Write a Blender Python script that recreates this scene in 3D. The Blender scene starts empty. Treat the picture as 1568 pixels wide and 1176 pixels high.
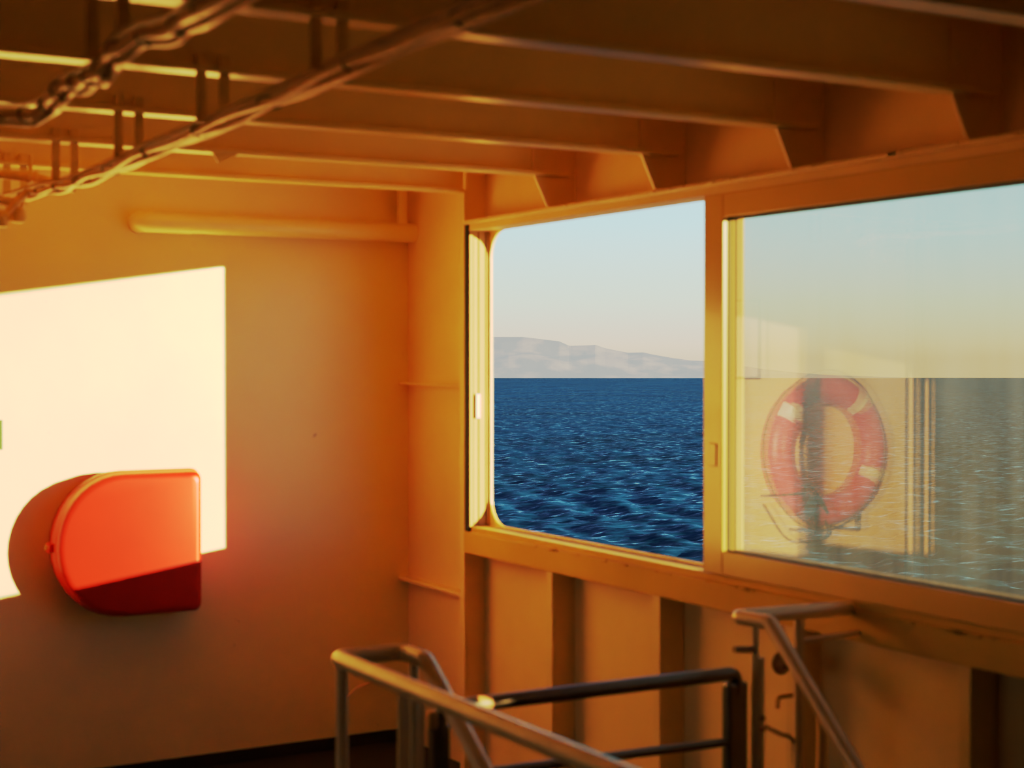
import bpy, bmesh, math, random
import numpy as np
from mathutils import Vector, Matrix
random.seed(7)
rng = np.random.default_rng(11)
scene = bpy.context.scene
COL = scene.collection
EYE = 1.505            # heights below are measured from eye level; EYE lifts them onto the deck (z = 0)
R = math.radians

# ------------------------------------------------------------------ helpers
def tag(o, label=None, cat=None, group=None, kind=None):
    if label: o['label'] = label
    if cat: o['category'] = cat
    if group: o['group'] = group
    if kind: o['kind'] = kind
    return o

def empty(name, loc, label=None, cat=None, group=None, kind=None):
    o = bpy.data.objects.new(name, None)
    o.empty_display_size = .1
    COL.objects.link(o)
    o.location = (loc[0], loc[1], loc[2] + EYE)
    return tag(o, label, cat, group, kind)

def root_loc(o):
    v = Vector((0, 0, 0))
    while o is not None:
        v += o.location
        o = o.parent
    return v

class MB:
    """collects shapes in eye-relative coordinates and links them as one mesh object"""
    def __init__(self):
        self.bm = bmesh.new()
    def poly(self, pts2, axis, a, b):
        """prism: polygon pts2 in the plane normal to axis, from a to b"""
        def P(u, v, t):
            return {'x': (t, u, v), 'y': (u, t, v), 'z': (u, v, t)}[axis]
        A = [self.bm.verts.new(P(u, v, a)) for u, v in pts2]
        B = [self.bm.verts.new(P(u, v, b)) for u, v in pts2]
        n = len(A)
        self.bm.faces.new(A[::-1]); self.bm.faces.new(B)
        for i in range(n):
            self.bm.faces.new((A[i], A[(i+1) % n], B[(i+1) % n], B[i]))
        return self
    def box(self, x0, x1, y0, y1, z0, z1, bev=0):
        vs = [self.bm.verts.new((x, y, z)) for x in (x0, x1) for y in (y0, y1) for z in (z0, z1)]
        fs = [(0,1,3,2),(4,6,7,5),(0,4,5,1),(2,3,7,6),(0,2,6,4),(1,5,7,3)]
        F = [self.bm.faces.new([vs[i] for i in f]) for f in fs]
        if bev:
            es = list({e for f in F for e in f.edges})
            bmesh.ops.bevel(self.bm, geom=es, offset=bev, segments=2, affect='EDGES', profile=.5)
        return self
    def sheet(self, x, y0, y1, z0, z1):
        self.bm.faces.new([self.bm.verts.new(q) for q in ((x, y0, z0), (x, y1, z0), (x, y1, z1), (x, y0, z1))])
        return self
    def tube(self, path, r, n=14, closed=False, cap=True, flat=None):
        P = [Vector(p) for p in path]
        m = len(P)
        T = []
        for i in range(m):
            if closed: t = P[(i+1) % m] - P[i-1]
            else: t = P[min(i+1, m-1)] - P[max(i-1, 0)]
            T.append(t.normalized())
        ref = Vector((0, 0, 1)) if abs(T[0].z) < .9 else Vector((1, 0, 0))
        N = (ref - T[0]*ref.dot(T[0])).normalized()
        rings = []
        for i in range(m):
            if i:
                N = (N - T[i]*N.dot(T[i]))
                N.normalize()
            B = T[i].cross(N)
            rr = r[i] if isinstance(r, (list, tuple)) else r
            rings.append([self.bm.verts.new(P[i] + (N*math.cos(2*math.pi*k/n) + B*math.sin(2*math.pi*k/n))*rr) for k in range(n)])
        for i in range(m if closed else m-1):
            a, b = rings[i], rings[(i+1) % m]
            for k in range(n):
                self.bm.faces.new((a[k], a[(k+1) % n], b[(k+1) % n], b[k]))
        if cap and not closed:
            self.bm.faces.new(rings[0][::-1]); self.bm.faces.new(rings[-1])
        return self
    def lathe(self, prof, c, axis='y', n=32):
        """prof: list of (radius, offset along axis) from one pole/edge to the other"""
        rings = []
        for rad, off in prof:
            ring = []
            for k in range(n):
                a = 2*math.pi*k/n
                u, v = rad*math.cos(a), rad*math.sin(a)
                q = {'y': (u, off, v), 'x': (off, u, v), 'z': (u, v, off)}[axis]
                ring.append(self.bm.verts.new(Vector(c) + Vector(q)))
            rings.append(ring)
        for a, b in zip(rings, rings[1:]):
            for k in range(n):
                self.bm.faces.new((a[k], a[(k+1) % n], b[(k+1) % n], b[k]))
        self.bm.faces.new(rings[0][::-1]); self.bm.faces.new(rings[-1])
        return self
    def build(self, name, mat, parent=None, smooth=False, label=None, cat=None, group=None, kind=None):
        bm = self.bm
        bmesh.ops.recalc_face_normals(bm, faces=bm.faces[:])
        off = Vector((0, 0, EYE))
        if parent is not None: off -= root_loc(parent)
        for v in bm.verts: v.co += off
        me = bpy.data.meshes.new(name)
        bm.to_mesh(me); bm.free()
        if smooth:
            for p in me.polygons: p.use_smooth = True
            me.set_sharp_from_angle(angle=R(40))
        me.materials.append(mat)
        o = bpy.data.objects.new(name, me)
        COL.objects.link(o)
        if parent is not None: o.parent = parent
        return tag(o, label, cat, group, kind)

def fillet(pts, rad, n=7):
    """polyline with rounded corners; rad one number or one per inner corner"""
    P = [Vector(p) for p in pts]
    out = [P[0]]
    for i in range(1, len(P)-1):
        r = rad[i-1] if isinstance(rad, (list, tuple)) else rad
        a, b = (P[i-1]-P[i]), (P[i+1]-P[i])
        la, lb = a.length, b.length
        a.normalize(); b.normalize()
        ang = a.angle(b)
        d = min(r/math.tan(ang/2), la*.48, lb*.48)
        s, e = P[i]+a*d, P[i]+b*d
        for k in range(n+1):
            t = k/n
            out.append(s*(1-t)**2 + P[i]*2*t*(1-t) + e*t*t)
    out.append(P[-1])
    return out

def smooth_path(pts, n=8):
    """Catmull-Rom through pts"""
    P = [Vector(p) for p in pts]
    P = [P[0]*2-P[1]] + P + [P[-1]*2-P[-2]]
    out = []
    for i in range(1, len(P)-2):
        for k in range(n):
            t = k/n
            out.append(.5*((2*P[i]) + (P[i+1]-P[i-1])*t + (2*P[i-1]-5*P[i]+4*P[i+1]-P[i+2])*t*t + (3*P[i]-P[i-1]-3*P[i+1]+P[i+2])*t**3))
    out.append(P[-2])
    return out

# ------------------------------------------------------------------ materials
def nodes_of(name):
    m = bpy.data.materials.new(name); m.use_nodes = True
    nt = m.node_tree
    return m, nt, nt.nodes, nt.links, nt.nodes['Principled BSDF']

def paint(name, col, rough=.35, var=.12, bump=.0, scale=3.0, metal=0.0, specks=0.0, coat=0.0, spec=.5):
    m, nt, N, L, b = nodes_of(name)
    tc = N.new('ShaderNodeTexCoord')
    no = N.new('ShaderNodeTexNoise'); no.inputs['Scale'].default_value = scale; no.inputs['Detail'].default_value = 6
    L.new(tc.outputs['Object'], no.inputs['Vector'])
    r = N.new('ShaderNodeValToRGB')
    r.color_ramp.elements[0].position = .3; r.color_ramp.elements[1].position = .72
    r.color_ramp.elements[0].color = (*[c*(1-var) for c in col], 1)
    r.color_ramp.elements[1].color = (*[min(1, c*(1+var*.5)) for c in col], 1)
    L.new(no.outputs['Fac'], r.inputs['Fac'])
    src = r.outputs['Color']
    if specks:
        n2 = N.new('ShaderNodeTexNoise'); n2.inputs['Scale'].default_value = 22; n2.inputs['Detail'].default_value = 3
        L.new(tc.outputs['Object'], n2.inputs['Vector'])
        r2 = N.new('ShaderNodeValToRGB')
        r2.color_ramp.elements[0].position = .735; r2.color_ramp.elements[0].color = (1, 1, 1, 1)
        r2.color_ramp.elements[1].position = .80; r2.color_ramp.elements[1].color = (1-specks,)*3 + (1,)
        L.new(n2.outputs['Fac'], r2.inputs['Fac'])
        mx = N.new('ShaderNodeMixRGB'); mx.blend_type = 'MULTIPLY'; mx.inputs['Fac'].default_value = 1
        L.new(src, mx.inputs['Color1']); L.new(r2.outputs['Color'], mx.inputs['Color2'])
        src = mx.outputs['Color']
    L.new(src, b.inputs['Base Color'])
    b.inputs['Roughness'].default_value = rough
    b.inputs['Metallic'].default_value = metal
    b.inputs['Specular IOR Level'].default_value = spec
    b.inputs['Coat Weight'].default_value = coat
    b.inputs['Coat Roughness'].default_value = .12
    if bump:
        n3 = N.new('ShaderNodeTexNoise'); n3.inputs['Scale'].default_value = 6; n3.inputs['Detail'].default_value = 8
        L.new(tc.outputs['Object'], n3.inputs['Vector'])
        bp = N.new('ShaderNodeBump'); bp.inputs['Strength'].default_value = bump; bp.inputs['Distance'].default_value = .02
        L.new(n3.outputs['Fac'], bp.inputs['Height']); L.new(bp.outputs['Normal'], b.inputs['Normal'])
    return m

M = {}
M['hull'] = paint('hull_paint', (.87, .64, .28), .34, .10, .10)
M['beam'] = paint('beam_paint', (.86, .65, .22), .30, .10, .15)
M['back'] = paint('bulkhead_paint', (.95, .80, .37), .46, .07, .06, 2.2, specks=.35, coat=.8, spec=.9)
M['back'].node_tree.nodes['Principled BSDF'].inputs['Coat Roughness'].default_value = .34
M['frame'] = paint('window_frame_paint', (.80, .53, .18), .22, .05, .02, coat=.3)
M['sill'] = paint('sill_paint', (.72, .46, .12), .65, .12, .1, spec=.1)
M['cream'] = paint('cream_aluminium', (.52, .31, .105), .6, .05, spec=.15)
M['gold'] = paint('gold_spacer', (.15, .095, .010), .6, .05, spec=.15)
M['rubber'] = paint('black_rubber', (.02, .017, .012), .6, .2)
M['deck'] = paint('deck_paint', (.006, .005, .004), .6, .3, .1, 9)
M['red'] = paint('red_plastic', (.60, .014, .006), .33, .06, .02, 5, spec=.22)
M['red_shaded'] = paint('shaded_red_plastic', (.32, .010, .005), .35, .06, .02, 5, spec=.22)  # shaded copy of the red plastic, also weakens red bounce on the wall
M['steel'] = paint('stainless_steel', (.92, .72, .45), .36, .12, .03, 14, metal=.4)
M['gate'] = paint('gate_steel', (.20, .17, .13), .32, .15, .03, 14, metal=1.0)
M['post'] = paint('painted_post', (.88, .66, .36), .42, .12, .06, 9)
M['cable'] = paint('painted_cable', (.82, .52, .15), .38, .22, .3, 25, spec=.6)
M['cable'].node_tree.nodes['Principled BSDF'].inputs['Specular Tint'].default_value = (1, .66, .28, 1)
M['tie'] = paint('cable_tie_plastic', (.16, .08, .025), .5, .3)
M['tray'] = paint('tray_paint', (.80, .55, .16), .6, .2, .2, 18, spec=.15)
M['brass'] = paint('brass', (.60, .38, .14), .5, .1, metal=1.0)
M['buoy'] = paint('lifebuoy_orange', (.74, .10, .15), .4, .1, .05)
M['tape'] = paint('reflective_tape', (.93, .90, .78), .35, .05)
M['rope'] = paint('dark_rope', (.10, .09, .07), .7, .2)
M['green'] = paint('green_sign', (.01, .055, .004), .4, .05)
M['paper'] = paint('notice_paper', (.80, .62, .45), .5, .04)
M['dark'] = paint('low_bounce_wall_paint', (.030, .036, .034), .35, .2)  # left, rear and recess walls darkened to cut their bounce light
M['rust'] = paint('rusty_fitting', (.42, .20, .07), .5, .4, .4, 30)
M['white'] = paint('white_plastic', (.90, .84, .70), .35, .04)

def glass_mat():
    m, nt, N, L, b = nodes_of('salt_hazed_glass')
    N.remove(b)
    out = N['Material Output']
    tr = N.new('ShaderNodeBsdfTransparent'); tr.inputs['Color'].default_value = (.70, .71, .63, 1)
    gl = N.new('ShaderNodeBsdfGlossy'); gl.inputs['Color'].default_value = (1, .68, .72, 1); gl.inputs['Roughness'].default_value = .012
    # Schlick reflectance of a thin pane, the same from both sides
    ge = N.new('ShaderNodeNewGeometry')
    dt = N.new('ShaderNodeVectorMath'); dt.operation = 'DOT_PRODUCT'
    L.new(ge.outputs['Normal'], dt.inputs[0]); L.new(ge.outputs['Incoming'], dt.inputs[1])
    ab = N.new('ShaderNodeMath'); ab.operation = 'ABSOLUTE'; L.new(dt.outputs['Value'], ab.inputs[0])
    om = N.new('ShaderNodeMath'); om.operation = 'SUBTRACT'; om.inputs[0].default_value = 1; L.new(ab.outputs['Value'], om.inputs[1])
    pw = N.new('ShaderNodeMath'); pw.operation = 'POWER'; pw.inputs[1].default_value = 5; L.new(om.outputs['Value'], pw.inputs[0])
    fr = N.new('ShaderNodeMapRange'); fr.inputs['To Min'].default_value = .10; fr.inputs['To Max'].default_value = 1.0
    L.new(pw.outputs['Value'], fr.inputs['Value'])
    m1 = N.new('ShaderNodeMixShader')
    L.new(fr.outputs['Result'], m1.inputs['Fac']); L.new(tr.outputs['BSDF'], m1.inputs[1]); L.new(gl.outputs['BSDF'], m1.inputs[2])
    # salt film: a thin streaky scattering haze on the pane
    tc = N.new('ShaderNodeTexCoord')
    mp = N.new('ShaderNodeMapping'); mp.inputs['Scale'].default_value = (1, 9, 1.1)
    no = N.new('ShaderNodeTexNoise'); no.inputs['Scale'].default_value = 2.6; no.inputs['Detail'].default_value = 5
    L.new(tc.outputs['Object'], mp.inputs['Vector']); L.new(mp.outputs['Vector'], no.inputs['Vector'])
    mr = N.new('ShaderNodeMapRange'); mr.inputs['From Min'].default_value = .3; mr.inputs['From Max'].default_value = .75
    mr.inputs['To Min'].default_value = .016; mr.inputs['To Max'].default_value = .034
    L.new(no.outputs['Fac'], mr.inputs['Value'])
    tl = N.new('ShaderNodeBsdfTranslucent'); tl.inputs['Color'].default_value = (.56, .68, .95, 1)
    m2 = N.new('ShaderNodeMixShader')
    L.new(mr.outputs['Result'], m2.inputs['Fac']); L.new(m1.outputs['Shader'], m2.inputs[1]); L.new(tl.outputs['BSDF'], m2.inputs[2])
    L.new(m2.outputs['Shader'], out.inputs['Surface'])
    return m
M['glass'] = glass_mat()

# ------------------------------------------------------------------ main dimensions (metres, eye-relative heights)
XS = 2.735            # inner face of the side plating
XI = 2.65             # inner edge of ribs and sill
YB = 5.55             # back bulkhead
YA, SP = 4.924, .60   # first frame and frame spacing
ZF = -EYE             # deck
ZB = .586             # underside of beams
ZC = .752             # underside of ceiling plate
ZH, ZS = .488, -.695  # top of window header ledge / bottom of sill
XW = -.03             # free edge of the back bulkhead
HY0, HY1, HZ0, HZ1 = 1.80, 4.885, -.594, .452   # hole in the plating

# ------------------------------------------------------------------ room shell
f = MB()
WX0, WX1, WY0, WY1 = 1.50, 2.30, .9, 2.78
for a in ((-3.2, WX0, -3, 9), (WX1, XS+.01, -3, 9), (WX0, WX1, -3, WY0), (WX0, WX1, WY1, 9)):
    f.box(a[0], a[1], a[2], a[3], ZF-.06, ZF)
f.build('floor', M['deck'], kind='structure')
w = MB(); w.box(WX0-.02, WX0, WY0, WY1, ZF-2.2, ZF-.001).box(WX1, WX1+.02, WY0, WY1, ZF-2.2, ZF-.001).box(WX0, WX1, WY0-.02, WY0, ZF-2.2, ZF-.001).box(WX0, WX1, WY1, WY1+.02, ZF-2.2, ZF-.001).box(WX0, WX1, WY0, WY1, ZF-2.22, ZF-2.2)
w.build('trim_1', M['deck'], kind='structure', label='dark stairwell lining below the deck opening')
MB().box(-3.2, XS+.01, -3, 9, ZC, ZC+.05).build('ceiling', M['hull'], kind='structure')
MB().box(XW, XS, YB, YB+.05, ZF, ZC).build('wall_back', M['back'], kind='structure')
MB().box(XW, XS, YB-.012, YB, ZF, ZF+.045).build('baseboard_back', M['deck'], kind='structure')
MB().box(-3.2, XW, 6.15, 6.2, ZF, ZC).build('wall_recess', M['dark'], kind='structure')
MB().box(XW-.001, XW+.05, YB+.05, 6.15, ZF, ZC).build('wall_return', M['dark'], kind='structure')
MB().box(-3.25, -3.2, -3, .5, ZF, ZC).box(-3.25, -3.2, .5, 2.6, ZF, ZC).box(-3.25, -3.2, 2.6, 5.3, ZF, -.85).box(-3.25, -3.2, 2.6, 5.3, .20, ZC).box(-3.25, -3.2, 5.3, 6.2, ZF, ZC).build('wall_left', M['dark'], kind='structure')  # opening added in the unseen port wall to let in fill light
MB().box(-3.2, XS, -3.05, -3, ZF, ZC).build('wall_rear', M['dark'], kind='structure')

# side plating with the long round-cornered hole
wr = MB(); T0, T1, rc = XS, XS+.010, .095
for y0, y1, z0, z1 in ((-3, HY0, ZF, ZC), (HY1, YB, ZF, ZC), (HY0, HY1, ZF, HZ0), (HY0, HY1, HZ1, ZC)):
    wr.poly([(y0, z0), (y1, z0), (y1, z1), (y0, z1)], 'x', T0, T1)
for cy, cz, sy, sz in ((HY1, HZ1, -1, -1), (HY1, HZ0, -1, 1), (HY0, HZ1, 1, -1), (HY0, HZ0, 1, 1)):
    pts = [(cy, cz)]
    for k in range(13):
        a = k/12*math.pi/2
        pts.append((cy+sy*rc*(1-math.sin(a)), cz+sz*rc*(1-math.cos(a))))
    wr.poly(pts, 'x', T0, T1)
wro = wr.build('wall_right', M['hull'], kind='structure')
wro.data.materials.append(M['sill'])
for p in wro.data.polygons:
    if p.normal.z > .3: p.material_index = 1

# welded ledges on the plating between the bulkhead and the first rib
MB().box(XS-.04, XS, YA+.035, YB, -.105, -.097, .002).build('trim_2', M['hull'], kind='structure')
MB().box(XS-.045, XS, YA+.035, YB, -.872, -.858, .002).build('trim_3', M['hull'], kind='structure')
# header ledge and sill bar
hl = MB(); hl.box(XI-.012, XS, HY0-.4, YA+.001, ZH-.014, ZH, .004).box(XI+.006, XS, HY0-.4, YA-.001, HZ1, ZH-.014)
for k in range(26):       # lumps of old paint along the ledge edge
    y = random.uniform(1.9, 4.6)
    hl.box(XI-.016, XI-.008, y, y+random.uniform(.012, .05), ZH-.010, ZH-.001, .002)
hl.build('trim_4', M['hull'], kind='structure', label='horizontal steel ledge above the windows')
sl = MB(); sl.box(XI-.004, XS, HY0-.4, YA+.001, ZS, -.618, .004).box(XI+.012, XS, HY0-.4, YA-.03, -.618, -.600)
for k in range(22):
    y = random.uniform(2.4, 4.7)
    sl.box(XI-.007, XI, y, y+random.uniform(.012, .05), -.626, -.617, .002)
sl.build('trim_5', M['sill'], kind='structure', label='painted steel sill bar under the windows')

# ------------------------------------------------------------------ ribs, beams
RIB = ['from the back wall, in the corner beside the open window', 'from the back wall, under the open window', 'under the middle of the open window',
       'behind the right stair handrail', 'at the lower right edge of the photo']
ORD = ['first', 'second', 'third', 'fourth', 'fifth', 'sixth']
for k in range(5):
    y = YA - SP*k
    z1 = ZB+.01 if k == 0 else ZS
    lab = 'orange painted steel hull rib, %s %s' % (ORD[k], RIB[k])
    if k == 0: lab = 'tall orange painted hull rib running up to the ceiling beside the open window'
    r_ = empty('hull_rib', (XI, y, ZF), lab, 'rib', 'hull ribs on the side wall')
    MB().box(XI, XI+.010, y, y+.036, ZF, z1, .002).build('flange', M['hull'], r_)
    MB().box(XI+.010, XS, y, y+.012, ZF, ZC if k == 0 else z1).build('web', M['hull'], r_)
BL = ['ceiling beam nearest the back wall, lowest in the photo', 'second ceiling beam from the back wall, with a small triangular gusset',
      'third ceiling beam from the back wall', 'fourth ceiling beam from the back wall', 'fifth ceiling beam from the back wall, dark',
      'sixth ceiling beam from the back wall, dark, at the upper right corner']
for k in range(6):
    y = YA - SP*k
    b_ = empty('ceiling_beam', (0, y, ZB), 'orange painted steel ' + BL[k], 'beam', 'ceiling beams across the deck')
    x1 = XI-.005 if k == 0 else XS-.02
    MB().box(-3.2, x1, y, y+.011, ZB+.012, ZC).build('web', M['beam'], b_)
    fl = MB(); fl.box(-3.2, (XI-.012 if k == 0 else 2.70), y-.028, y+.034, ZB, ZB+.013, .003)
    fl.build('flange', M['beam'], b_)
    if k:
        br = MB(); br.poly([(2.574, ZB+.012), (2.628, ZH+.001), (XS, ZH+.001), (XS, ZC), (2.574, ZC)], 'y', y-.004, y+.006)
        br.build('knee_bracket', M['hull'], b_)
    if k == 1:
        MB().poly([(1.50, ZB), (1.58, ZB), (1.518, ZB-.030)], 'y', y-.026, y-.020).build('gusset', M['beam'], b_)

# ------------------------------------------------------------------ window
win = MB()
for x0, x1, yy in ((XI+.006, XI+.018, 4.893), (XI+.018, XI+.022, 4.903), (XI+.022, XI+.040, 4.896), (XI+.040, XI+.044, 4.905), (XI+.044, XI+.068, 4.894), (XI+.068, XI+.073, 4.902), (XI+.073, XS, 4.893)):
    win.box(x0, x1, yy, 4.923, HZ0-.005, HZ1)
wn = win.build('window_1', M['cream'], kind='structure', label='cream window jamb beside the corner')
MB().box(XI+.001, XI+.010, 4.899, 4.922, -.617, HZ1+.02).build('gap_shade_strip', M['rubber'], wn)  # black strip standing in for the shadowed gap between rib and jamb
MB().box(XI+.026, XI+.044, 4.884, 4.896, -.215, -.128, .003).build('catch', M['white'], wn, label='small white catch on the jamb')

S0, S1 = 1.95, 3.518
sash = empty('sliding_window', (XI, 2.7, HZ0), 'orange painted sliding window sash with hazy reflecting glass, right of the open window', 'window sash')
MB().box(XI, XI+.018, S1-.086, S1, HZ0-.003, HZ1-.001, .003).build('stile', M['frame'], sash)
MB().box(XI, XI+.018, S0, S0+.08, HZ0-.003, HZ1-.001, .003).build('stile', M['frame'], sash)
MB().box(XI+.0005, XI+.018, S0+.08, S1-.086, .385, HZ1-.001, .003).build('top_rail', M['frame'], sash)
MB().box(XI+.0005, XI+.018, S0+.08, S1-.086, HZ0-.003, -.532, .003).build('bottom_rail', M['frame'], sash)
GY0, GY1, GZ0, GZ1 = S0+.074, S1-.080, -.538, .391
rub = MB(); a_, b_ = XI+.018, XI+.0235
rub.box(a_, b_, S1-.0885, S1, HZ0, HZ1-.003).box(a_, b_, S0, S0+.0825, HZ0, HZ1-.003).box(a_, b_, S0, S1, .381, HZ1-.003).box(a_, b_, S0, S1, HZ0, -.529)
rub.build('gasket', M['rubber'], sash)
sp = MB()
for a_, b_, g in ((XI+.0265, XI+.0465, .002), (XI+.0525, XI+.058, .0), (XI+.058, XI+.063, .006), (XI+.063, XI+.074, -.001)):
    if a_ < XI+.03: sp0 = sp; sp = MB()
    sp.box(a_, b_, S1-.086+g, S1-.002, HZ0, HZ1-.003).box(a_, b_, S0+.002, S0+.08-g, HZ0, HZ1-.003).box(a_, b_, S0+.08-g, S1-.086+g, .385+g, HZ1-.003).box(a_, b_, S0+.08-g, S1-.086+g, HZ0, -.532-g)
    if a_ < XI+.03: sp.build('spacer', M['gold'], sash, label='golden glazing spacer'); sp = sp0
sp.build('outer_stile', M['cream'], sash)
MB().sheet(XI+.025, S0+.03, S1-.03, -.57, .42).build('inner_pane', M['glass'], sash)
MB().sheet(XI+.049, S0+.03, S1-.03, -.57, .42).build('outer_pane', M['glass'], sash)
MB().box(XI-.003, XI+.001, S1-.062, S1-.030, -.30, -.235, .003).build('latch', M['frame'], sash)

# ------------------------------------------------------------------ back wall fittings
pr, pz, py = .0365, .486, YB-.055
pipe = empty('wall_pipe', (2.2, YB, pz), 'painted pipe running along the top of the back wall', 'pipe')
MB().tube([(1.83, py, pz), (XS, py, pz)], pr, 24).build('straight_pipe', M['back'], pipe, True)
MB().tube(fillet([(1.66, YB+.005, pz), (1.66, py, pz), (1.75, py, pz)], .05, 10)[:-1] + [Vector((1.83, py, pz))], pr+.002, 24).build('elbow', M['back'], pipe, True)
MB().tube([(1.826, py, pz), (1.836, py, pz)], pr+.003, 24).build('collar', M['back'], pipe, True)
MB().box(2.665, 2.700, py-.006, py+.004, pz+pr-.004, ZC).build('hanger_strap', M['back'], pipe)

# red box: D-shaped tray and lid, round at the left end
def dshape(x0, x1, z0, z1, inset, n=18, rr=.028):
    x0 += inset; x1 -= inset; z0 += inset; z1 -= inset
    h = (z1-z0)/2; cx, cz = x0+h*.93, (z0+z1)/2
    pts = []
    for k in range(n+1):
        a = math.pi/2 + math.pi*k/n
        pts.append((cx+.93*h*math.cos(a)*1.0, cz+h*math.sin(a)))
    for cxx, czz, a0 in ((x1-rr, z0+rr, -90), (x1-rr, z1-rr, 0)):
        for k in range(6):
            a = R(a0+90*k/5)
            pts.append((cxx+rr*math.cos(a), czz+rr*math.sin(a)))
    return pts
def shell(levels):
    """stack of D outlines (inset, y) closed at both ends"""
    mb = MB(); rings = []
    for ins, y in levels:
        rings.append([mb.bm.verts.new((u, y, v)) for u, v in dshape(BX0, BX1, BZ0, BZ1, ins)])
    for a, b in zip(rings, rings[1:]):
        n = len(a)
        for i in range(n): mb.bm.faces.new((a[i], a[(i+1) % n], b[(i+1) % n], b[i]))
    mb.bm.faces.new(rings[0][::-1]); mb.bm.faces.new(rings[-1])
    return mb
BX0, BX1, BZ0, BZ1 = 1.326, 1.852, -.912, -.397
rb = empty('safety_equipment_box', (1.6, YB, BZ0), 'glossy red plastic safety equipment box, rounded at the left end, on the back wall', 'box')
shell([(.010, YB-.001), (.006, YB-.045), (.002, YB-.060), (.000, YB-.063), (.000, YB-.070)]).build('tray', M['red_shaded'], rb, True)
shell([(.003, YB-.071), (.000, YB-.073), (.000, YB-.082), (.005, YB-.088), (.006, YB-.125), (.010, YB-.138), (.018, YB-.146), (.030, YB-.149)]).build('lid', M['red'], rb, True)
lt = MB(); lt.box(BX0-.012, BX0+.008, YB-.092, YB-.055, -.672, -.640, .003)
lt.build('latch', M['red'], rb)
MB().tube([(BX0-.020, YB-.074, -.655), (BX0-.010, YB-.074, -.655)], .008, 12).build('latch_pin', M['brass'], rb, True)

# green sign at the left edge, framed notice further left (seen in the window reflection)
MB().box(1.06, 1.180, YB-.010, YB, -.316, -.213, .002).build('wall_sign', M['green'], label='small green sign on the back wall at the left edge of the photo', cat='sign')
nt_ = empty('notice_frame', (1.0, YB, -.09), 'thin dark framed paper notice reflected in the window glass', 'notice')
MB().box(.872, 1.13, YB-.006, YB, -.083, .25).build('paper', M['paper'], nt_)
nf = MB()
nf.box(.860, .872, YB-.014, YB, -.095, .262).box(1.13, 1.142, YB-.014, YB, -.095, .262).box(.872, 1.13, YB-.014, YB, -.095, -.083).box(.872, 1.13, YB-.014, YB, .25, .262)
nf.build('frame', M['rope'], nt_)

# lifebuoy on the back wall, left of the frame: the photo shows it mirrored in the sash
LC = Vector((.555, YB-.085, -.418)); RO, RT = .277, .069
lb = empty('lifebuoy', (LC.x, YB, LC.z-.35), 'orange lifebuoy with four pale reflective bands, seen reflected in the window glass', 'lifebuoy')
def ringpt(a, rad, dy=0): return Vector((LC.x+rad*math.cos(a), LC.y+dy, LC.z+rad*math.sin(a)))
def ring_arc(a0, a1, r, n, closed=False):
    return [ringpt(a0+(a1-a0)*k/n, RO) for k in range(n if closed else n+1)]
MB().tube(ring_arc(0, 2*math.pi, RT, 64, True), RT, 22, closed=True).build('ring', M['buoy'], lb, True)
for px, pz_ in ((.754, -.278), (.385, -.191), (.278, -.555), (.683, -.659)):
    a = math.atan2(pz_-LC.z, px-LC.x)
    bd = MB(); g_ = []
    for i in range(7):
        aa = a-.105+.21*i/6; row = []
        for j in range(11):
            tt = R(-62+124*j/10); rr_ = RT+.0025
            row.append(bd.bm.verts.new(ringpt(aa, RO+rr_*math.sin(tt), -rr_*math.cos(tt))))
        g_.append(row)
    for i in range(6):
        for j in range(10): bd.bm.faces.new((g_[i][j], g_[i][j+1], g_[i+1][j+1], g_[i+1][j]))
    bd.build('reflective_band', M['tape'], lb, True)
rope = []
for q in range(4):
    a0 = R(45+90*q+12)
    for k in range(16):
        a = a0 + math.pi/2*k/16
        rope.append(ringpt(a, RO+RT+.005+.014*math.sin(math.pi*k/16), -.02))
MB().tube(rope, .004, 8, closed=True).build('grab_line', M['rope'], lb, True)
for q in range(2):
    s = (-1, 1)[q]
    MB().tube(fillet([(LC.x+s*.12, YB-.001, LC.z-.385+.02), (LC.x+s*.12, YB-.175, LC.z-.385+.02), (LC.x+s*.12, YB-.175, LC.z-.28)], .02), .008, 10).build('wall_hook', M['rope'], lb, True)
cz_ = LC.z
MB().tube(smooth_path([(.86, YB-.02, -.62), (.80, YB-.18, -.60), (.72, YB-.18, -.57), (.66, YB-.18, -.62), (.60, YB-.17, -.70), (.66, YB-.15, -.62), (.56, YB-.12, -.80), (.70, YB-.03, -.83), (.85, YB-.02, -.66)]), .006, 8).build('throwing_line', M['rope'], label='dark throwing line looped over the lower left of the lifebuoy ring', cat='rope')

# pillars in the recess beyond the bulkhead edge (thin lit lines in the reflection)
MB().tube([(-.46, 5.95, ZF), (-.46, 5.95, ZC)], .016, 12).build('thin_pole', M['back'], smooth=True, label='thin pole beyond the bulkhead edge, nearer the back wall, reflected in the glass', cat='pole')
MB().tube([(-.62, 6.00, ZF), (-.62, 6.00, ZC)], .012, 12).build('thin_pole', M['back'], smooth=True, label='thin pole beyond the bulkhead edge, farther from the back wall, reflected in the glass', cat='pole')

# small wire arch low on the back wall
MB().tube(smooth_path([(2.455, YB-.004, -1.34), (2.470, YB-.02, -1.305), (2.50, YB-.02, -1.278), (2.545, YB-.02, -1.265), (2.60, YB-.004, -1.262)]), .005, 8).build('bent_wire', M['post'], smooth=True, label='thin bent wire low on the back wall near the corner', cat='wire')

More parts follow.
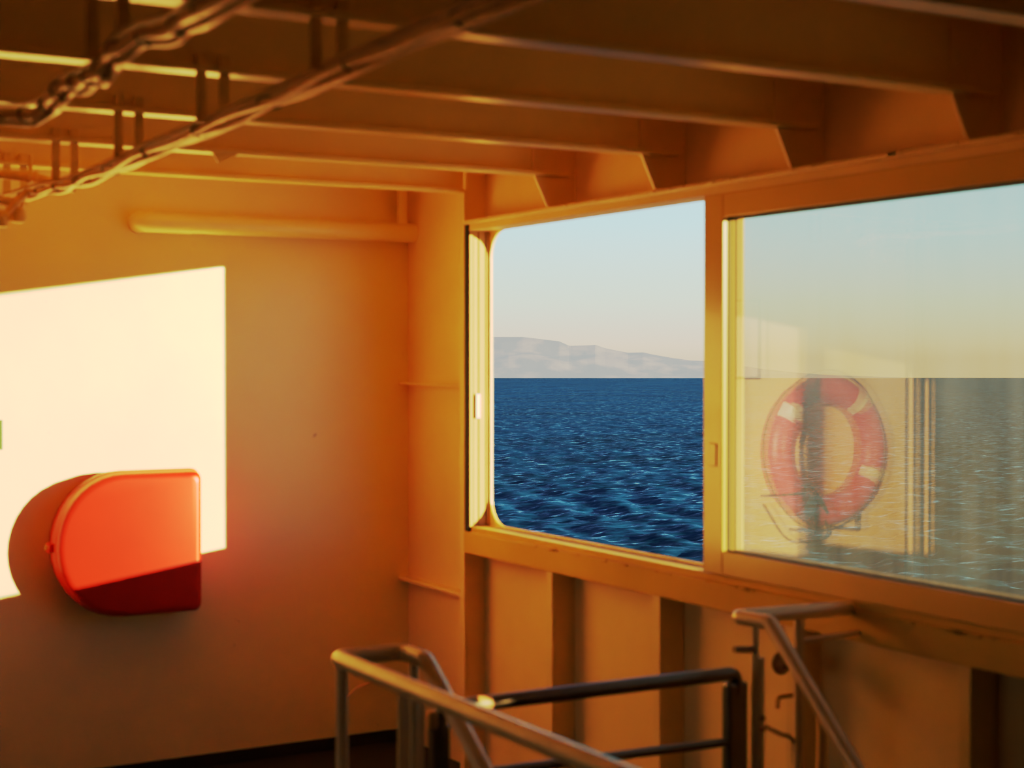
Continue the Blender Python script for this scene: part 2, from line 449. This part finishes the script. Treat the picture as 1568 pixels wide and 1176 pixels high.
# ------------------------------------------------------------------ handrails round the stair opening
YR, ZR = 2.95, -.615
dn1 = Vector((0, -.242, -.166)).normalized()
dn3 = Vector((0, -.296, -.275)).normalized()
RR = .0175
h1 = empty('stair_handrail', (1.36, YR, ZF), 'stainless steel stair handrail at lower centre, its long rail running toward the viewer', 'handrail')
b1 = Vector((1.440, 2.845, ZR)); e1 = b1 + dn1*1.3
pth = fillet([(1.292, 1.15, ZR), (1.292, YR, ZR), (1.440, YR, ZR), tuple(b1), tuple(e1)], [.022, .03, .03])
MB().tube(pth, RR, 18).build('rail', M['steel'], h1, True)
for py_, px_ in ((YR-.005, 1.300), (1.6, 1.292)):
    MB().tube([(px_, py_, ZF), (px_, py_, ZR-.01)], .0125, 16).build('post', M['post'], h1, True)
MB().tube([(1.440, YR-.055, ZR-.10), (1.440, YR-.055, ZR-.006)], .010, 12).build('rail_stub', M['steel'], h1, True)
MB().box(1.423, 1.482, YR-.02, YR-.008, ZF, ZR-.075, .003).build('flat_post', M['post'], h1, label='wide flat brown post')
MB().tube([(1.440, YR-.055, ZF), (1.440, YR-.055, ZR-.10)], .009, 12).build('post', M['post'], h1, True)

h3 = empty('stair_handrail', (2.5, YR, ZF), 'stainless steel stair handrail at lower right, its top end fixed to the window sill', 'handrail')
b3 = Vector((2.340, 2.850, ZR)); e3 = b3 + dn3*1.4
pth = fillet([(XI-.002, YR-.035, ZR), (2.322, YR, ZR), tuple(b3), tuple(e3)], [.012, .024])
MB().tube(pth, RR, 18).build('rail', M['steel'], h3, True)
MB().tube([(2.362, YR-.02, ZF), (2.362, YR-.02, ZR-.01)], .009, 14).build('post', M['post'], h3, True)
MB().tube([(2.370, YR-.02, ZF), (2.370, YR-.02, ZR-.098)], .0165, 14).build('post_sleeve', M['post'], h3, True)
MB().tube([(2.503, YR-.012, ZF), (2.503, YR-.012, ZR-.01)], .013, 14).build('post', M['post'], h3, True)
MB().tube([(2.503, YR-.012, -.689), (XI-.001, 2.885, -.672)], .0075, 10).build('tie_rod', M['steel'], h3, True)
MB().tube([(2.562, YR-.03, ZF), (2.562, YR-.03, -.84)], .014, 14).build('short_post', M['post'], h3, True)
MB().tube([(2.300, YR-.02, -.688), (2.362, YR-.02, -.694)], .008, 10).build('post_bracket', M['rust'], h3, True)
for z in (-.855, -.882):
    MB().lathe([(.001, -.024), (.006, -.023), (.007, -.018), (.007, 0)], (2.370, YR-.02, z), 'y', 12).build('bolt', M['rust'], h3, True)

# gate between the two handrails
g = empty('stair_gate', (1.9, YR, -1.1), 'dark steel tube gate across the top of the stairs between two handrails', 'gate')
GT = -.748
def flat_tube(mb, pts, wx, wy):
    pass
gp = fillet([(1.524, YR-.004, -1.30), (1.524, YR-.004, GT), (2.322, YR-.004, GT), (2.322, YR-.004, -1.30)], .05, 8)
fr_ = MB()
fr_.box(1.503, 1.545, YR-.018, YR+.010, -1.32, GT-.030, .006)
fr_.build('gate_stile', M['gate'], g)
MB().box(2.284, 2.345, YR-.018, YR+.010, -1.32, GT-.020, .008).build('gate_stile', M['gate'], g)
MB().tube(fillet([(1.522, YR-.004, GT-.05), (1.526, YR-.004, GT+.004), (2.316, YR-.004, GT), (2.318, YR-.004, GT-.05)], [.03, .03]), .0165, 16).build('top_rail', M['gate'], g, True)
MB().tube([(1.545, YR-.004, -.893), (2.286, YR-.004, -.909)], .0105, 14).build('mid_rail', M['gate'], g, True)
MB().tube([(1.545, YR-.004, -1.15), (2.286, YR-.004, -1.16)], .0105, 14).build('mid_rail', M['gate'], g, True)
MB().tube([(1.615, YR-.004, GT+.004), (1.648, YR-.004, GT+.003)], .0172, 16).build('sleeve', M['rust'], g, True)
MB().box(1.492, 1.512, YR-.026, YR-.012, GT-.035, GT+.005, .005).build('hinge', M['brass'], g)

# small fittings on the fourth rib
yd = YA-SP*3
ft = empty('wall_fitting', (2.6, yd, -.8), 'small round rusty fitting on the fourth hull rib beside the right handrail', 'fitting')
MB().lathe([(.030, 0), (.032, -.006), (.026, -.012), (.020, -.014), (.016, -.026), (.010, -.030)], (2.585, yd-.02, -.775), 'y', 20).build('flange_ring', M['rust'], ft, True)
MB().box(2.570, XI+.001, yd-.021, yd-.012, -.800, -.752, .003).build('plate', M['hull'], ft)
MB().tube(fillet([(XI+.001, yd+.010, -.872), (2.600, yd+.010, -.872), (2.600, yd+.010, -.90)], .012), .006, 10).build('hook', M['brass'], ft, True)
ch = empty('safety_chain', (2.55, 3.0, -.95), 'thin chain hanging between the post sleeve and the hook', 'chain')
cp = smooth_path([(2.386, YR-.03, -.878), (2.44, YR-.02, -.905), (2.485, YR-.01, -.925), (2.500, YR-.0, -.985), (2.505, YR+.0, -1.10), (2.508, YR, -1.25)], 9)
for i in range(0, len(cp)-1):
    a, b = Vector(cp[i]), Vector(cp[i+1]); d = (b-a).normalized(); c = (a+b)/2
    side = Vector((0, 1, 0)) if i % 2 else d.cross(Vector((0, 1, 0))).normalized()
    L_ = (b-a).length*.62
    MB().tube([c+d*L_*math.cos(t)+side*.0048*math.sin(t) for t in [2*math.pi*k/12 for k in range(12)]], .0016, 6, closed=True).build('chain_link', M['rust'], ch, True)

# ------------------------------------------------------------------ cable runs under the beams
def cable_run(pts, label, cgroup, names, hang_y, hx, n_c, r, wob, seed, width):
    rnd = random.Random(seed)
    root = empty('cable_tray', pts[0], label, 'cable tray')
    base = smooth_path(pts, 10)
    top = [Vector(p)+Vector((0, 0, .012)) for p in base]
    mb = MB()
    for a, b in zip(top, top[1:]):
        d = (b-a).normalized(); s = d.cross(Vector((0, 0, 1))).normalized()*width
        q = [a-s, a+s, b+s, b-s]
        v0 = [mb.bm.verts.new(p) for p in q]; v1 = [mb.bm.verts.new(p+Vector((0, 0, .004))) for p in q]
        mb.bm.faces.new(v0[::-1]); mb.bm.faces.new(v1)
        for i in range(4): mb.bm.faces.new((v0[i], v0[(i+1) % 4], v1[(i+1) % 4], v1[i]))
    mb.build('tray_strip', M['tray'], root)
    for y, x in zip(hang_y, hx):
        z = min(base, key=lambda p: (p.y-y)**2+(p.x-x)**2).z
        for s in (-.034, .016):
            MB().box(x+s, x+s+.022, y-.014, y-.010, z+.01, ZB+.04, .001).build('hanger', M['tray'], root)
        MB().box(x-.034, x+.038, y-.0145, y-.0095, z+.008, z+.016).build('hanger_foot', M['tray'], root)
    for c in range(n_c):
        u = (c-(n_c-1)/2)*2.0*r
        ph = rnd.uniform(0, 6)
        path = []
        for i, p in enumerate(base):
            p = Vector(p); d = (Vector(base[min(i+1, len(base)-1)])-Vector(base[max(i-1, 0)])).normalized()
            s = d.cross(Vector((0, 0, 1))).normalized()
            path.append(p + s*(u+wob*math.sin(i*.83+ph)) + Vector((0, 0, -r+.004*math.sin(i*.6+ph*2)-(.006 if c % 2 else 0))))
        MB().tube(path, r, 10).build('electrical_cable', M['cable'], smooth=True, label=names[c], cat='cable', group=cgroup)
    for i in range(4, len(base)-2, 7):
        p = Vector(base[i]); d = (Vector(base[i+1])-Vector(base[i-1])).normalized(); s = d.cross(Vector((0, 0, 1))).normalized()
        w = n_c*r+.0015
        loop = [p+s*w*math.cos(t)+Vector((0, 0, -r+.002+(r*1.45)*math.sin(t))) for t in [2*math.pi*k/14 for k in range(14)]]
        MB().tube(loop, .0022, 6, closed=True).build('cable_tie', M['tie'], root, True)
    return base

run1 = [(1.085, 1.20, .505), (1.085, 1.95, .500), (1.083, 2.50, .490), (1.080, 3.05, .480), (1.078, 3.55, .473), (1.080, 4.00, .466), (1.085, 4.35, .474), (1.075, 4.60, .482), (1.020, 4.72, .462)]
cable_run(run1, 'long straight cable tray hung under the beams, crossing the photo diagonally', 'cables along the long diagonal tray',
          ['painted cable on the left side of the long diagonal tray', 'middle painted cable of the long diagonal tray', 'painted cable on the right side of the long diagonal tray'],
          [YA-.6*k for k in range(5)], [1.085]*5, 3, .0078, .0025, 3, .016)
run2 = [(.700, 1.30, .480), (.700, 1.99, .474), (.712, 2.20, .482), (.690, 2.38, .486), (.698, 2.52, .470), (.712, 2.68, .480), (.700, 2.80, .481), (.705, 2.96, .466), (.640, 3.06, .462), (.52, 3.10, .470), (.30, 3.10, .476)]
cable_run(run2, 'wavy shorter cable run at the upper left corner of the photo', 'cables along the wavy upper left run',
          ['painted cable on the near side of the wavy upper left run', 'painted cable on the far side of the wavy upper left run'],
          [1.924, 2.524, 3.124-.02], [.70, .70, .60], 2, .0095, .002, 9, .010)
# fittings where the long tray ends
cd = empty('conduit', (1.0, 4.6, .52), 'painted conduit with a clamp, bending down at the end of the long tray', 'conduit')
MB().tube(fillet([(.70, 4.62, .532), (1.075, 4.62, .523), (1.19, 4.60, .494)], .05), .0135, 14).build('conduit_pipe', M['cable'], cd, True)
for x in (1.055, 1.075):
    MB().tube([(x, 4.62, .5235), (x+.010, 4.62, .523)], .0175, 14).build('clamp', M['tray'], cd, True)
MB().tube([(1.065, 4.62, .53), (1.065, 4.62, ZB)], .006, 8).build('drop_rod', M['tray'], cd, True)
jb = empty('junction_lamp', (1.02, 4.62, .40), 'small dark round lamp hanging from thin cable at the left edge under the long tray', 'lamp')
MB().lathe([(.004, .030), (.010, .028), (.022, .018), (.025, .0), (.020, -.014), (.006, -.018)], (1.028, 4.62, .405), 'z', 18).build('lamp_body', M['tray'], jb, True)
MB().tube(smooth_path([(1.035, 4.62, .425), (1.045, 4.62, .45), (1.050, 4.65, .475)]), .005, 8).build('lead', M['cable'], jb, True)
jb2 = empty('cable_gland', (.99, 4.60, .41), 'dark cable gland and sleeve at the left edge of the photo', 'cable gland')
MB().tube(smooth_path([(1.052, 4.60, .478), (1.025, 4.60, .450), (1.000, 4.60, .420), (.985, 4.60, .405)]), .010, 12).build('lead', M['cable'], jb2, True)
MB().tube([(.93, 4.60, .412), (.998, 4.60, .402)], .017, 14).build('sleeve', M['tray'], jb2, True)
MB().tube([(.88, 4.61, .462), (1.005, 4.61, .446)], .014, 14).build('branch_pipe', M['tray'], jb2, True)
MB().lathe([(.018, -.02), (.022, -.018), (.022, .012), (.016, .016)], (.975, 4.60, .392), 'z', 14).build('gland_nut', M['tray'], jb2, True)

# ------------------------------------------------------------------ sea and island outside
YAW, PITCH, F = R(30.03), R(.952), 2400.0
view = Vector((math.sin(YAW), math.cos(YAW), 0)); right = Vector((math.cos(YAW), -math.sin(YAW), 0))
SEAH, SEAR = 18.0, 4000.0
TILT = R(.716) - SEAH/SEAR           # the ship heels slightly: the sea plane dips along the view
ROT = Matrix.Rotation(-TILT, 4, right)
def outside(name, verts, faces, mat, smooth, **kw):
    me = bpy.data.meshes.new(name)
    me.from_pydata(verts, [], faces)
    me.update()
    if smooth:
        me.polygons.foreach_set('use_smooth', [True]*len(me.polygons))
    me.materials.append(mat)
    o = bpy.data.objects.new(name, me); COL.objects.link(o)
    o.matrix_world = Matrix.Translation((0, 0, EYE)) @ ROT
    return tag(o, **kw)

NA, NR = 520, 620
az = np.linspace(R(-12), R(75), NA)
t = np.linspace(0, 1, NR)
d0, d1 = math.atan(SEAH/14.0), math.atan(SEAH/SEAR)
dist = SEAH/np.tan(d0*(1-t)**1.5 + d1*(1-(1-t)**1.5))
D, A = np.meshgrid(dist, az, indexing='ij')
X = D*np.sin(A); Y = D*np.cos(A); Z = np.zeros_like(X)
wind = R(30+68)
for i in range(90):
    lam = 1.3*(10.5/1.3)**rng.random()
    th = wind + rng.normal(0, .55)
    kx, ky = 2*math.pi/lam*math.sin(th), 2*math.pi/lam*math.cos(th)
    ph = rng.random()*6.283
    amp = .0060*lam**.92
    fade = np.clip(1.3-D/(lam*75), 0, 1)
    s = np.sin(kx*X+ky*Y+ph)
    Z += amp*fade*(s + .35*(s*s-.5))
verts = np.stack([X.ravel(), Y.ravel(), Z.ravel()-SEAH], 1)
ii, jj = np.meshgrid(np.arange(NR-1), np.arange(NA-1), indexing='ij')
a = (ii*NA+jj).ravel()
faces = np.stack([a, a+1, a+NA+1, a+NA], 1)

def sea_mat():
    m, nt, N, L, b = nodes_of('sea_water')
    tc = N.new('ShaderNodeTexCoord')
    mp = N.new('ShaderNodeMapping'); mp.inputs['Rotation'].default_value = (0, 0, R(30)); mp.inputs['Scale'].default_value = (.45, 1.0, 1)
    L.new(tc.outputs['Object'], mp.inputs['Vector'])
    def noise(sc, det):
        n = N.new('ShaderNodeTexNoise'); n.inputs['Scale'].default_value = sc; n.inputs['Detail'].default_value = det; n.inputs['Roughness'].default_value = .62
        L.new(mp.outputs['Vector'], n.inputs['Vector']); return n
    n1 = noise(.75, 7)
    sub = N.new('ShaderNodeVectorMath'); sub.operation = 'SUBTRACT'; sub.inputs[1].default_value = (.5, .5, .5)
    L.new(n1.outputs['Color'], sub.inputs[0])
    mul = N.new('ShaderNodeVectorMath'); mul.operation = 'MULTIPLY'; mul.inputs[1].default_value = (1.6, 1.6, 0)
    L.new(sub.outputs['Vector'], mul.inputs[0])
    geo = N.new('ShaderNodeNewGeometry')
    add = N.new('ShaderNodeVectorMath'); add.operation = 'ADD'
    L.new(mul.outputs['Vector'], add.inputs[0]); L.new(geo.outputs['Normal'], add.inputs[1])
    bi = N.new('ShaderNodeVectorMath'); bi.operation = 'ADD'; bi.inputs[1].default_value = (-.5*.30, -.866*.30, 0)   # steeper lee faces
    L.new(add.outputs['Vector'], bi.inputs[0])
    nrm = N.new('ShaderNodeVectorMath'); nrm.operation = 'NORMALIZE'
    L.new(bi.outputs['Vector'], nrm.inputs[0])
    L.new(nrm.outputs['Vector'], b.inputs['Normal'])
    n2 = noise(.035, 3)
    r = N.new('ShaderNodeValToRGB')
    r.color_ramp.elements[0].position = .35; r.color_ramp.elements[0].color = (.003, .029, .088, 1)
    r.color_ramp.elements[1].position = .70; r.color_ramp.elements[1].color = (.006, .054, .172, 1)
    L.new(n2.outputs['Fac'], r.inputs['Fac']); L.new(r.outputs['Color'], b.inputs['Base Color'])
    b.inputs['Roughness'].default_value = .24
    b.inputs['IOR'].default_value = 1.33
    return m
outside('sea', [tuple(v) for v in verts.tolist()], [tuple(q) for q in faces.tolist()], sea_mat(), True, label='deep blue choppy sea outside the windows', cat='sea', kind='stuff')

# island: a ridge height field on the horizon, skyline taken from the photograph
sky = [(330, 40), (420, 46), (520, 54), (640, 60), (752, 61.5), (800, 61.5), (822, 59), (842, 56.5), (856, 55), (872, 48), (890, 48.5), (912, 49.5), (926, 44.5), (945, 40.5), (962, 37.5), (985, 38), (1000, 34.5), (1030, 29), (1058, 25.5), (1078, 25), (1120, 20), (1165, 13), (1210, 8), (1260, 4), (1330, 1.5), (1380, 0)]
IR = 3700.0
xs = np.array([s[0] for s in sky], float); hs = np.array([s[1] for s in sky], float)
px = np.linspace(330, 1380, 420)
hh = np.interp(px, xs, hs)
sc = IR/F
NB = 46
iv, fa = [], []
def fbm(n, o):
    out = np.zeros(n)
    for k in range(5):
        m_ = 6*2**k; g_ = rng.normal(0, 1, m_+2)
        out += np.interp(np.linspace(0, m_, n), np.arange(m_+2), g_)*.5**k
    return out
phi = np.arctan((px-784)/F)
rough = [fbm(len(px), 0) for _ in range(6)]
H2 = np.zeros((NB, len(px)))
for j in range(NB):
    u = j/(NB-1)                                  # 0 at the shore, 1 at the crest
    k0 = u*5; i0 = int(min(4, k0)); w0 = k0-i0
    rgh = rough[i0]*(1-w0)+rough[i0+1]*w0
    prof = u**.85
    H2[j] = np.clip(hh*prof + rgh*6.0*math.sin(math.pi*u)*(hh/60), 0, None)
    if j == NB-1: H2[j] = hh + rough[5]*.35*np.clip(hh/20, 0, 1)
    elif j < NB-1: H2[j] = np.minimum(H2[j], hh*(.2+.8*u))
    dd = IR*(1+.07*u)
    for q in range(len(px)):
        dr = (view*math.cos(phi[q]) + right*math.sin(phi[q]))*(dd/math.cos(phi[q]))
        zz = H2[j, q]*sc*(1+.07*u)/math.cos(phi[q])**0
        z_sea = -SEAH - 1.5 if j == 0 else -SEAH + 11.5*0
        iv.append((dr.x, dr.y, (-SEAH-1 if j == 0 else -SEAH*.95 + zz)))
n_ = len(px)
for j in range(NB-1):
    for q in range(n_-1):
        fa.append((j*n_+q, j*n_+q+1, (j+1)*n_+q+1, (j+1)*n_+q))
def island_mat():
    m, nt, N, L, b = nodes_of('hazy_rock')
    out = N['Material Output']
    tc = N.new('ShaderNodeTexCoord')
    no = N.new('ShaderNodeTexNoise'); no.inputs['Scale'].default_value = .012; no.inputs['Detail'].default_value = 6
    L.new(tc.outputs['Object'], no.inputs['Vector'])
    r = N.new('ShaderNodeValToRGB')
    r.color_ramp.elements[0].position = .47; r.color_ramp.elements[0].color = (.12, .11, .10, 1)
    r.color_ramp.elements[1].position = .62; r.color_ramp.elements[1].color = (.62, .44, .34, 1)
    L.new(no.outputs['Fac'], r.inputs['Fac']); L.new(r.outputs['Color'], b.inputs['Base Color'])
    b.inputs['Roughness'].default_value = .9
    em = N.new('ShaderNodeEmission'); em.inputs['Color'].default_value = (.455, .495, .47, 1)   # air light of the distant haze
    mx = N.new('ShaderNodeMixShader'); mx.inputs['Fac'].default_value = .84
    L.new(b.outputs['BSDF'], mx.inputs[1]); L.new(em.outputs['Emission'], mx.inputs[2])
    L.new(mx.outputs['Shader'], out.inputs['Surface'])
    return m
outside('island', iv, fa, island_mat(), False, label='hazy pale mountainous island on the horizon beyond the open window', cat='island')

# ------------------------------------------------------------------ sky, sun, camera
wd = bpy.data.worlds.new('sky'); scene.world = wd; wd.use_nodes = True
N, L = wd.node_tree.nodes, wd.node_tree.links
bg = N['Background']
tc = N.new('ShaderNodeTexCoord'); sx = N.new('ShaderNodeSeparateXYZ'); rp = N.new('ShaderNodeValToRGB')
L.new(tc.outputs['Generated'], sx.inputs['Vector']); L.new(sx.outputs['Z'], rp.inputs['Fac'])
cr = rp.color_ramp
def inv_curve(y):
    C_ = [(0, 0), (.03, .023), (.08, .068), (.15, .165), (.3, .36), (.5, .49), (.85, .58), (1.4, .645), (2.2, .72), (3.8, .80), (5.4, 1.0)]
    return float(np.interp(y, [q[1] for q in C_], [q[0] for q in C_]))
def s2l(c): return tuple(inv_curve(((v/255+.055)/1.055)**2.4 if v > 10 else v/255/12.92) for v in c) + (1,)
els = [(0.0, (211, 202, 186)), (.008, (214, 206, 191)), (.035, (210, 214, 204)), (.085, (200, 219, 220)), (.14, (190, 214, 222)), (.30, (105, 150, 185)), (1.0, (38, 72, 118))]
cr.elements[0].position = els[0][0]; cr.elements[0].color = s2l(els[0][1])
cr.elements[1].position = els[-1][0]; cr.elements[1].color = s2l(els[-1][1])
for p_, c_ in els[1:-1]:
    e_ = cr.elements.new(p_); e_.color = s2l(c_)
# rosy tint added to the port sky to colour the fill from that side
tx = N.new('ShaderNodeMapRange'); tx.inputs['From Min'].default_value = .15; tx.inputs['From Max'].default_value = -.5
L.new(sx.outputs['X'], tx.inputs['Value'])
mt = N.new('ShaderNodeMixRGB'); mt.blend_type = 'MULTIPLY'; mt.inputs['Color2'].default_value = (1.3, .68, .44, 1)
L.new(tx.outputs['Result'], mt.inputs['Fac']); L.new(rp.outputs['Color'], mt.inputs['Color1'])
L.new(mt.outputs['Color'], bg.inputs['Color']); bg.inputs['Strength'].default_value = 1.0

sun = bpy.data.lights.new('sun', 'SUN'); so = bpy.data.objects.new('sun', sun); COL.objects.link(so)
sd = Vector((-1.03, 1.0, -.155)).normalized()
so.rotation_euler = sd.to_track_quat('-Z', 'Y').to_euler()
so.location = (8, -6, 4)
sun.energy = 33; sun.angle = R(.55); sun.color = (1.0, .67, .265)

cam = bpy.data.cameras.new('camera'); co = bpy.data.objects.new('camera', cam); COL.objects.link(co)
co.location = (0, 0, EYE)
co.rotation_euler = (math.pi/2-PITCH, 0, -YAW)
cam.sensor_width = 36; cam.lens = F/1568*36
cam.clip_start = .05; cam.clip_end = 20000
cam.dof.use_dof = True; cam.dof.focus_distance = 120; cam.dof.aperture_fstop = 4.8
scene.camera = co

scene.view_settings.view_transform = 'Standard'
scene.view_settings.look = 'None'
# film-like tone curve with a soft shoulder
CURVE = [(0, 0), (.03, .023), (.08, .068), (.15, .165), (.3, .36), (.5, .49), (.85, .58), (1.4, .645), (2.2, .72), (3.8, .80), (5.4, 1.0), (8.0, 1.0)]
vs = scene.view_settings; vs.use_curve_mapping = True
cm = vs.curve_mapping
cm.clip_min_x = 0; cm.clip_max_x = 8; cm.clip_min_y = 0; cm.clip_max_y = 1
cm.use_clip = False
c_ = cm.curves[3]
for i_, p_ in enumerate(CURVE):
    if i_ == 0: c_.points[0].location = p_
    elif i_ == 1: c_.points[1].location = p_
    else: c_.points.new(*p_)
cm.update()
scene.view_settings.exposure = 0; scene.view_settings.gamma = 1
cy = scene.cycles
cy.use_denoising = True
cy.max_bounces = 14; cy.diffuse_bounces = 8; cy.glossy_bounces = 5; cy.transparent_max_bounces = 12
cy.sample_clamp_indirect = 6.0
cy.caustics_reflective = False; cy.caustics_refractive = False
